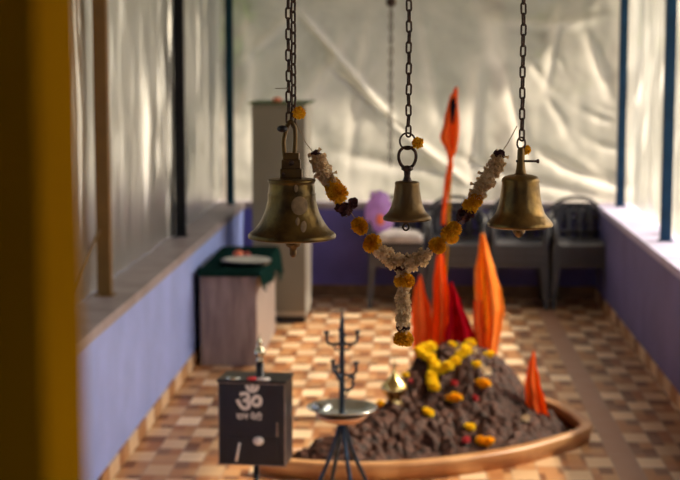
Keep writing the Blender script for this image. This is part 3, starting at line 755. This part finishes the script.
# ================================================================= DONATION BOX
DY = 5.65; kk = DY/FP
bc = P(254, 467, DY); W_, D_ = 35*kk, .08
z0, z1 = P(254, 466, DY).z, P(254, 383, DY).z
t = thing('donation_box', 'black metal collection box with white sacred symbol and lettering, on a thin pole', 'donation box', (bc.x, DY+D_, 0), None, -.10)
obj('case', Bx(-W_, W_, -D_, D_, z0, z1, bev=.004), M['black'], t, False)
obj('lid', Bx(-W_-.004, W_+.004, -D_-.005, D_+.004, z1, z1+.010, bev=.002), M['black'], t, False)
bm = bmesh.new(); e_ = .0022
for a in ((-W_, W_, z1-.004, z1-.001), (-W_, W_, z0+.002, z0+.005)): box(bm, a[0], a[1], -D_-e_, -D_+.001, a[2], a[3])
for x_ in (-W_, W_-.003): box(bm, x_, x_+.003, -D_-e_, -D_+.001, z0, z1)
obj('worn_edging', bm, M['edge'], t, False)
bm = Bx(-W_+.035, W_-.03, -D_-.004, -D_+.001, z0+.022, z0+.115, bev=.002); obj('door', bm, M['black'], t, False)
bm = bmesh.new(); tube(bm, [(-.046, -D_-.011, z0+.062+.030), (-.060, -D_-.011, z0+.020)], .0055, 10); tube(bm, [(-.047, -D_-.011, z0+.085), (-.047, -D_+.002, z0+.085)], .003, 8); tube(bm, [(-.058, -D_-.011, z0+.030), (-.058, -D_+.002, z0+.030)], .003, 8); o = obj('handle', bm, M['white'], t); o['label'] = 'white painted bar handle'
bm = bmesh.new(); lathe(bm, [(0, .0), (.014, .0), (.017, -.004), (.016, -.012), (0, -.014)], 24)
bmesh.ops.transform(bm, matrix=Matrix.Translation((.028, -D_-.002, z0+.102))@Matrix.Rotation(-PI/2, 4, 'X')@Matrix.Scale(1.25, 4, (1, 0, 0)), verts=bm.verts); o = obj('lock_plate', bm, M['white'], t); o['label'] = 'pale oval lock plate'
bm = bmesh.new(); box(bm, W_-.034, W_-.028, -D_-.006, -D_+.001, z0+.12, z0+.175, bev=.001); obj('hasp', bm, M['edge'], t, False)
def text(body, size, loc, m, name, parent, rot=(PI/2, 0, 0), bold=.0012, fit=None):
    cu = bpy.data.curves.new(name, 'FONT'); cu.body = body; cu.size = size; cu.align_x = 'CENTER'; cu.extrude = .0008; cu.offset = bold
    tmp = bpy.data.objects.new('tmp', cu); C.objects.link(tmp)
    dg = bpy.context.evaluated_depsgraph_get(); me = bpy.data.meshes.new_from_object(tmp.evaluated_get(dg)); bpy.data.objects.remove(tmp)
    me.materials.clear(); me.materials.append(m); o = bpy.data.objects.new(name, me); C.objects.link(o); o.parent = parent; o.location = loc; o.rotation_euler = rot; 
    xs_ = [v.co.x for v in me.vertices]; ys_ = [v.co.y for v in me.vertices]; w0, h0 = max(xs_)-min(xs_), max(ys_)-min(ys_)
    x_, y_, w_, h_ = fit; mx_, my_ = (max(xs_)+min(xs_))/2, (max(ys_)+min(ys_))/2
    for v in me.vertices: v.co.x = (v.co.x-mx_)*w_/w0; v.co.y = (v.co.y-my_)*h_/h0
    o.location = (x_, loc[1], y_)
    return o
cx = -.004
text('\u0950', .128, (cx, -D_-.001, P(250, 408, DY).z), M['white'], 'sacred_symbol', t, bold=.0030, fit=(-2.5*kk, P(251, 397.5, DY).z, 28*kk, 27*kk))
text('\u0926\u093e\u0928 \u092a\u0947\u091f\u0940', .050, (cx, -D_-.001, P(250, 417.5, DY).z), M['white'], 'lettering', t, bold=.0010, fit=(-2.5*kk, P(251, 416, DY).z, 27*kk, 8.6*kk))
bm = bmesh.new(); tube(bm, [(0, .0, .012), (0, 0, z0)], .011, 14); obj('pole', bm, M['black'], t)
bm = bmesh.new(); lathe(bm, [(0, 0), (.13, 0), (.13, .008), (.03, .014), (.013, .03), (0, .03)], 32); obj('foot', bm, M['black'], t)
zt = z1+.010
bm = bmesh.new(); lathe(bm, [(.019, zt), (.019, zt+.006), (.016, zt+.008), (.016, zt+.052), (0, zt+.054)], 24, (.017, 0, 0)); obj('neck', bm, M['black'], t)
bm = bmesh.new(); lathe(bm, [(0, zt+.052), (.012, zt+.056), (.016, zt+.066), (.009, zt+.074), (.019, zt+.086), (.022, zt+.098), (.016, zt+.112), (.007, zt+.118), (.010, zt+.126), (.013, zt+.134), (.006, zt+.146), (0, zt+.17)], 28, (.017, 0, 0)); o = obj('finial', bm, mat('silvered_brass', (.78, .72, .52), .2, 1, .4, 40), t); o['label'] = 'shiny pale finial'
for i, (x_, w_, m_) in enumerate(((-.075, .03, 'steel'), (.0, .022, 'red'), (.045, .03, 'white'))):
    p_ = t.matrix_basis if False else None
    bm = bmesh.new(); bmesh.ops.create_icosphere(bm, subdivisions=2, radius=1, matrix=Matrix.Diagonal((w_, .022, .006, 1)))
    for v in bm.verts: v.co += v.co.normalized()*.003*noise.noise(v.co*90+Vector((i, 0, 0)))
    o = obj('petal_heap', bm, M[m_]); R_ = Matrix.Rotation(-.10, 4, 'Z'); o.location = Vector(t.location)+R_@Vector((x_, -.07, zt+.005))
    tag(o, ('greyish crumpled offering at left on the box lid', 'small red petal heap in the middle of the box lid', 'white petal heap right of centre on the box lid')[i], 'offering')

# ================================================================= TABLE + things on it
TX0, TX1, TY0, TY1 = -1.362, -1.0, 9.42, 10.70
tz = P(230, 272, TY0).z
t = thing('side_table', 'grey brown wooden cabinet table under a dark green cloth, against left wall', 'table', (0, 0, 0))
obj('front_panel', Bx(TX0, TX1, TY0, TY0+.02, 0, tz-.02, bev=.002), M['wood'], t, False)
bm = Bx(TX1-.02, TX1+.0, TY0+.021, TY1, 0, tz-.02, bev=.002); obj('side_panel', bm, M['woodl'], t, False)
obj('side_panel', Bx(TX0, TX0+.02, TY0+.021, TY1, 0, tz-.02, bev=.002), M['wood'], t, False)
obj('back_panel', Bx(TX0+.021, TX1-.021, TY1-.02, TY1, 0, tz-.02), M['wood'], t, False)
obj('top', Bx(TX0-.01, TX1+.02, TY0-.015, TY1+.01, tz-.0195, tz, bev=.003), M['wood'], t, False)
def drape(x0, x1, y0, y1, z, hang, seed, m):
    bm = bmesh.new(); n = 60; g = []
    for j in range(n+1):
        row = []
        for i in range(n+1):
            u, v = -.12+1.24*i/n, -.12+1.24*j/n
            uu, vv = min(1, max(0, u)), min(1, max(0, v))
            ex, ey = (u-uu), (v-vv); e = min(.12, math.hypot(ex, ey))/.12
            x, y = x0+(x1-x0)*uu, y0+(y1-y0)*vv
            hg = hang(x, y, ex, ey)*e
            wv = .012*math.sin((x+y)*40+seed)*e
            row.append(bm.verts.new((x+(math.copysign(.006+.02*e*(hg > .06), ex) if abs(ex) > 1e-6 else 0)+(wv*.6 if abs(ex) > 1e-6 else 0), y+(math.copysign(.006, ey) if abs(ey) > 1e-6 else 0)+(wv*.6-.004 if ey < -1e-6 else 0), z+.002-hg)))
        g.append(row)
    for j in range(n):
        for i in range(n): bm.faces.new((g[j][i], g[j][i+1], g[j+1][i+1], g[j+1][i]))
    return bm
def hang(x, y, ex, ey):
    if ex < 0: return .02
    if ex > 0: return .12+.10*math.exp(-((y-TY1+.1)/.15)**2)+.02*math.sin(y*30)
    if ey < 0: return .03
    return .05
cl = obj('tablecloth', drape(TX0-.012, TX1+.026, TY0-.022, TY1+.012, tz+.002, hang, 1, M['greenc']), M['greenc']); md = cl.modifiers.new('t', 'SOLIDIFY'); md.thickness = .002; md.offset = 1
tag(cl, 'dark green cloth hanging over the edge of the wooden side table', 'tablecloth')
ct = tz+.008
c = P(246, 255, 9.72); c = Vector((c.x, 9.74, ct))
t = thing('tray', 'round pale plate with dark rim lying on the green tablecloth', 'tray', c)
bm = bmesh.new(); lathe(bm, [(0, 0), (.145, 0), (.165, .022), (.168, .03), (.160, .03), (.15, .018), (0, .018)], 56); obj('rim', bm, M['black'], t)
bm = bmesh.new(); lathe(bm, [(0, .0185), (.142, .0185), (.156, .032), (.150, .036), (.12, .030), (0, .032)], 56); obj('plate', bm, mat('pale_enamel', (.60, .60, .56), .3, 0, .1, 10), t)
t0 = None
for i, (px, dy, r, m_, lb) in enumerate(((236, .42, .036, 'coral', 'reddish fruit behind the tray, at the left on the side table'), (244, .40, .030, 'red', 'smaller red fruit behind the tray, right of the other'))):
    p = P(px, 246, TY0+dy); bm = bmesh.new(); lathe(bm, [(0, .1*r), (.5*r, 0), (.85*r, .25*r), (r, .8*r), (.9*r, 1.3*r), (.5*r, 1.65*r), (.12*r, 1.55*r), (0, 1.5*r)], 24)
    o = obj('fruit', bm, M['coral'] if i == 0 else mat('red_skin', (.5, .04, .03), .4, 0, .3, 20)); o.location = (p.x, TY0+dy+.08 if False else TY0+.56, ct); tag(o, lb, 'fruit', 'red fruit on the side table')
# narrow black upright box beside the wall
t = thing('dark_upright_box', 'narrow black upright box between side table and left wall', 'cabinet', (-1.386, 9.95, 0))
obj('body', Bx(-.008, .014, -.35, .30, 0, .60, bev=.003), M['black'], t, False)
bm = bmesh.new(); 
obj('top', Bx(-.012, .016, -.36, .31, .60, .615, bev=.003), M['black'], t, False)
# tall steel cupboard
FX0, FX1, FY0, FY1 = -1.20, -.80, 11.0, 11.62
fz = P(270, 104, FY0).z
t = thing('steel_cupboard', 'tall beige metal cupboard standing behind the side table at left', 'cupboard', (0, 0, 0))
obj('body', Bx(FX0, FX1, FY0+.02, FY1, .05, fz, bev=.006), M['cupl'], t, False)
obj('door', Bx(FX0+.003, FX1-.003, FY0, FY0+.019, .09, fz-.01, bev=.004), M['cup'], t, False)
obj('plinth', Bx(FX0+.01, FX1-.01, FY0+.03, FY1-.01, 0, .05), M['black'], t, False)
bm = bmesh.new(); box(bm, FX1-.06, FX1-.045, FY0-.02, FY0, .85, 1.02, bev=.003); obj('handle', bm, M['steel'], t, False)
bm = bmesh.new(); box(bm, FX0-.02, FX1+.03, FY0-.03, FY1+.02, fz, fz+.012, bev=.002)
tag(obj('board', bm, mat('dull_green', (.14, .20, .07), .7, 0, .3, 9), None, False), 'thin dull green board lying on top of the tall cupboard', 'board')
bm = bmesh.new(); lathe(bm, [(0, 0), (.03, .0), (.036, .018), (.02, .034), (0, .036)], 18); o = obj('ball', bm, M['coral'], None); o.location = (P(277, 100, FY0+.1).x, FY0+.1, fz+.012); tag(o, 'small orange red lump lying on top of the tall cupboard', 'ornament')

# ================================================================= CHAIRS
def make_chair(loc, label, group):
    t = thing('plastic_chair', label, 'chair', loc, group)
    m, md_ = M['chair'], M['chaird']
    w = .200
    for sx in (-1, 1):
        for sy, m_ in ((-1, m), (1, m)):
            bm = bmesh.new(); top = Vector((sx*(w-.01), sy*.19, .40)); bot = Vector((sx*(w+.015), sy*.235, 0))
            for k in range(1):
                r = []
                for (c, a) in ((bot, .018), (bot.lerp(top, .5), .024), (top, .03)):
                    r.append([bm.verts.new(c+Vector((x*a, y*a, 0))) for x, y in ((-1, -1), (1, -1), (1, 1), (-1, 1))])
                for A, B in zip(r, r[1:]):
                    for q in range(4): bm.faces.new((A[q], A[(q+1) % 4], B[(q+1) % 4], B[q]))
                bm.faces.new(r[0][::-1]); bm.faces.new(r[-1])
            obj('leg', bm, m_, t, False)
    bm = bmesh.new(); n = 16; g = []
    for j in range(n+1):
        g.append([bm.verts.new(((-1+2*i/n)*w, -.22+.42*j/n, .405+.012*((i/n*2-1)**2)-.02*math.exp(-((j/n)/.1)**2))) for i in range(n+1)])
    for j in range(n):
        for i in range(n): bm.faces.new((g[j][i], g[j][i+1], g[j+1][i+1], g[j+1][i]))
    o = obj('seat', bm, m, t); s_ = o.modifiers.new('t', 'SOLIDIFY'); s_.thickness = .006
    bm = Bx(-w, w, -.224, -.214, .325, .395, bev=.003); obj('apron', bm, m, t, False)
    # hooped back with a solid centre panel
    bm = bmesh.new(); hoop = spline([(-w+.005, .20, .40), (-w-.002, .225, .52), (-w+.015, .25, .65), (-.10, .262, .715), (0, .266, .73), (.10, .262, .715), (w-.015, .25, .65), (w+.002, .225, .52), (w-.005, .20, .40)], 6)
    tube(bm, hoop, .015, 10); obj('back_frame', bm, m, t)
    bm = bmesh.new(); g = []
    for j in range(9):
        z = .44+.25*j/8; hw = (w-.022)*(1 if j < 5 else 1-.07*(j-4)**1.55*.6)
        g.append([bm.verts.new(((-1+2*i/12)*hw, .212+(z-.44)*.17+.02*(1-(-1+2*i/12)**2), z)) for i in range(13)])
    for j in range(8):
        for i in range(12):
            if i % 3 == 2 and 1 <= j <= 6: continue
            bm.faces.new((g[j][i], g[j][i+1], g[j+1][i+1], g[j+1][i]))
    o = obj('backrest', bm, md_, t); s_ = o.modifiers.new('t', 'SOLIDIFY'); s_.thickness = .006
    for sx in (-1, 1):
        bm = bmesh.new(); pts = spline([(sx*(w-.005), .22, .60), (sx*(w+.022), .10, .61), (sx*(w+.028), -.08, .60), (sx*(w+.02), -.17, .57), (sx*(w+.0), -.20, .48), (sx*(w-.01), -.20, .40)], 5)
        tube(bm, pts, .015, 8); obj('armrest', bm, m, t)
    return t
cxs = [(578, 'rightmost stack, against the right wall'), (517, 'second stack from the right, behind the right bell'), (455, 'third stack from the right, behind the tall flag'), (397, 'stack at left end, under the purple bag')]
chair0 = None
for si, (px, nm) in enumerate(cxs):
    X = P(px, 300, 11.95).x
    for k, rk in enumerate(('bottom', 'middle', 'top')):
        lb = 'grey plastic armchair, %s one of the %s' % (rk, nm)
        pos = (X, 11.96+(.006*k if si else 0), .055*k)
        if chair0 is None: chair0 = make_chair(pos, lb, 'stacked plastic chairs along the back wall')
        else: dup(chair0, pos, 0, lb)
cxx = P(397, 300, 11.95).x
# purple bag, white cloth
b = P(379, 219, 11.82)
zs = .11+.415
t = thing('plastic_bag', 'bulging purple plastic bag with coral print, on the left end chairs', 'bag', (b.x, 11.84, zs+.09))
bm = bmesh.new(); bmesh.ops.create_icosphere(bm, subdivisions=4, radius=1)
for v in bm.verts:
    n_ = v.co.normalized(); v.co = Vector((n_.x*.105*(1.05-.25*n_.z), n_.y*.08, .145+n_.z*.165))+n_*.016*noise.noise(n_*3.3)+n_*.006*noise.noise(n_*9)
obj('bag_body', bm, M['purple'], t)
bm = bmesh.new(); bmesh.ops.create_icosphere(bm, subdivisions=3, radius=1, matrix=Matrix.Translation((.012, -.072, .085))@Matrix.Diagonal((.035, .014, .045, 1))); obj('coral_print', bm, M['coral'], t)
for sx in (-1, 1):
    bm = bmesh.new(); tube(bm, spline([(sx*.03-.02, 0, .25), (sx*.05-.02, .0, .285), (sx*.02-.02, 0, .30), (sx*.0-.02, 0, .25)], 6), .006, 8); obj('handle', bm, M['purple'], t)
bm = bmesh.new(); bmesh.ops.create_cube(bm, size=1); bmesh.ops.subdivide_edges(bm, edges=bm.edges[:], cuts=14, use_grid_fill=True)
for v in bm.verts:
    n_ = v.co.copy(); v.co = Vector((v.co.x*.36, v.co.y*.28, v.co.z*.088+.044)) ; 
    e = max(abs(n_.x), abs(n_.y))*2; v.co.z -= .035*e**4*(1 if n_.z > 0 else 0)
    v.co += Vector((noise.noise(v.co*14), noise.noise(v.co*14+Vector((5, 0, 0))), .0))*.010; v.co.z = max(0, v.co.z+noise.noise(v.co*20)*.008*(n_.z > 0))
o = obj('folded_cloth', bm, M['whitec']); o.location = (cxx+.02, 11.84, zs); tag(o, 'off white folded cloth on the chair seat beneath the purple bag', 'cloth')

# ================================================================= OUTSIDE
def tree(x, y, h, r, seed, label, n=1500, trunk=.12, low=.3):
    t = thing('tree', label, 'tree', (x, y, -.12), 'trees outside the plastic sheets'); q = random.Random(seed)
    bm = bmesh.new(); tube(bm, spline([(0, 0, 0), (.1, 0, h*.3), (-.05, .05, h*.6), (.05, 0, h*.9)], 5), [trunk*(1-.045*i) for i in range(16)], 10)
    for k in range(5):
        a = q.uniform(0, 6.3); tube(bm, [(0, 0, h*(.3+.1*k)), (math.cos(a)*r*.7, math.sin(a)*r*.7, h*(.5+.09*k))], [trunk*.4, .015], 6)
    obj('trunk', bm, M['bark'], t)
    bm = bmesh.new(); cl_ = [Vector((q.gauss(0, r*.45), q.gauss(0, r*.45), h*q.uniform(low, 1))) for _ in range(16)]
    for i in range(n):
        c = cl_[i % 16]; d = Vector((q.gauss(0, 1), q.gauss(0, 1), q.gauss(0, .8))).normalized()*r*.38*q.uniform(.5, 1)
        p_ = c+d; a = Vector((q.uniform(-1, 1), q.uniform(-1, 1), q.uniform(-1, 1))).normalized(); b_ = a.orthogonal().normalized(); s_ = q.uniform(.05, .11)
        bm.faces.new([bm.verts.new(p_+v) for v in (a*s_*1.6, b_*s_*.6, -a*s_*1.6, -b_*s_*.6)])
    obj('foliage', bm, M['leaf'], t, False)
bm = bmesh.new(); g = []
for j in range(31):
    row = []
    for i in range(61):
        x = -26+52*i/60; y = 20+16*j/30; e = min(1, j/10); k2 = 1+.25*noise.noise(Vector((x*.15, y*.15, 0)))
        row.append(bm.verts.new((x, y, -.3+7.5*e*e*(3-2*e)*k2+.5*noise.noise(Vector((x*.8, y*.8, 2))))))
    g.append(row)
for j in range(30):
    for i in range(60): bm.faces.new((g[j][i], g[j][i+1], g[j+1][i+1], g[j+1][i]))
struct('backdrop_bank', bm, mat('backdrop_scrub', (.20, .17, .11), .9, 0, 0, .8, (.10, .10, .055)), True)  # bank added behind the back sheet to dim what shows through it
tree(1.85, 14.2, 3.6, .62, 1, 'leafy tree outside, seen through the back sheet near the right blue post', 5000, low=.55)
tree(-1.95, 14.2, 3.6, .55, 2, 'leafy tree outside, seen through the back sheet at far left corner', 4000, low=.5)
tree(-5.6, 10.5, 3.8, 1.2, 3, 'leafy tree outside the left sheet between the black and teal posts', 2600, low=.15)
tree(-5.2, 13.5, 4.2, 1.3, 4, 'tall leafy tree outside left, farthest beyond the teal post', 2600, low=.2)
tree(-4.4, 8.0, 3.2, .9, 5, 'bushy tree outside the left sheet behind the ochre post', 2200, low=.1)
tree(.80, 14.6, 4.2, .35, 6, 'slim brown tree outside behind the middle of the back sheet', 500, .13, low=.8)

# ================================================================= LIGHT
w = bpy.data.worlds.new('sky'); S.world = w; w.use_nodes = True; nt = w.node_tree
bg = nt.nodes['Background']; sk = nt.nodes.new('ShaderNodeTexSky'); sk.sky_type = 'NISHITA'; sk.sun_disc = False
SD = Vector((.72, .30, .72)).normalized()
sk.sun_elevation = math.asin(SD.z); sk.sun_rotation = math.atan2(SD.x, SD.y); sk.dust_density = 4; sk.air_density = 1.2; sk.ozone_density = .6
nt.links.new(sk.outputs[0], bg.inputs[0]); bg.inputs[1].default_value = .34
L_ = bpy.data.lights.new('sun', 'SUN'); L_.energy = 9.0; L_.angle = math.radians(2.5); L_.color = (1, .88, .70)
lo = bpy.data.objects.new('sun', L_); C.objects.link(lo); lo.rotation_euler = (-SD).to_track_quat('-Z', 'Y').to_euler()
S.view_settings.view_transform = 'Standard'; S.view_settings.look = 'None'; S.view_settings.gamma = 1; S.view_settings.use_curve_mapping = False
S.view_settings.exposure = 0.3
S.cycles.use_denoising = True
S.cycles.max_bounces = 10; S.cycles.diffuse_bounces = 5; S.cycles.transparent_max_bounces = 16
S.cycles.sample_clamp_indirect = 8
S.cycles.caustics_reflective = False; S.cycles.caustics_refractive = False
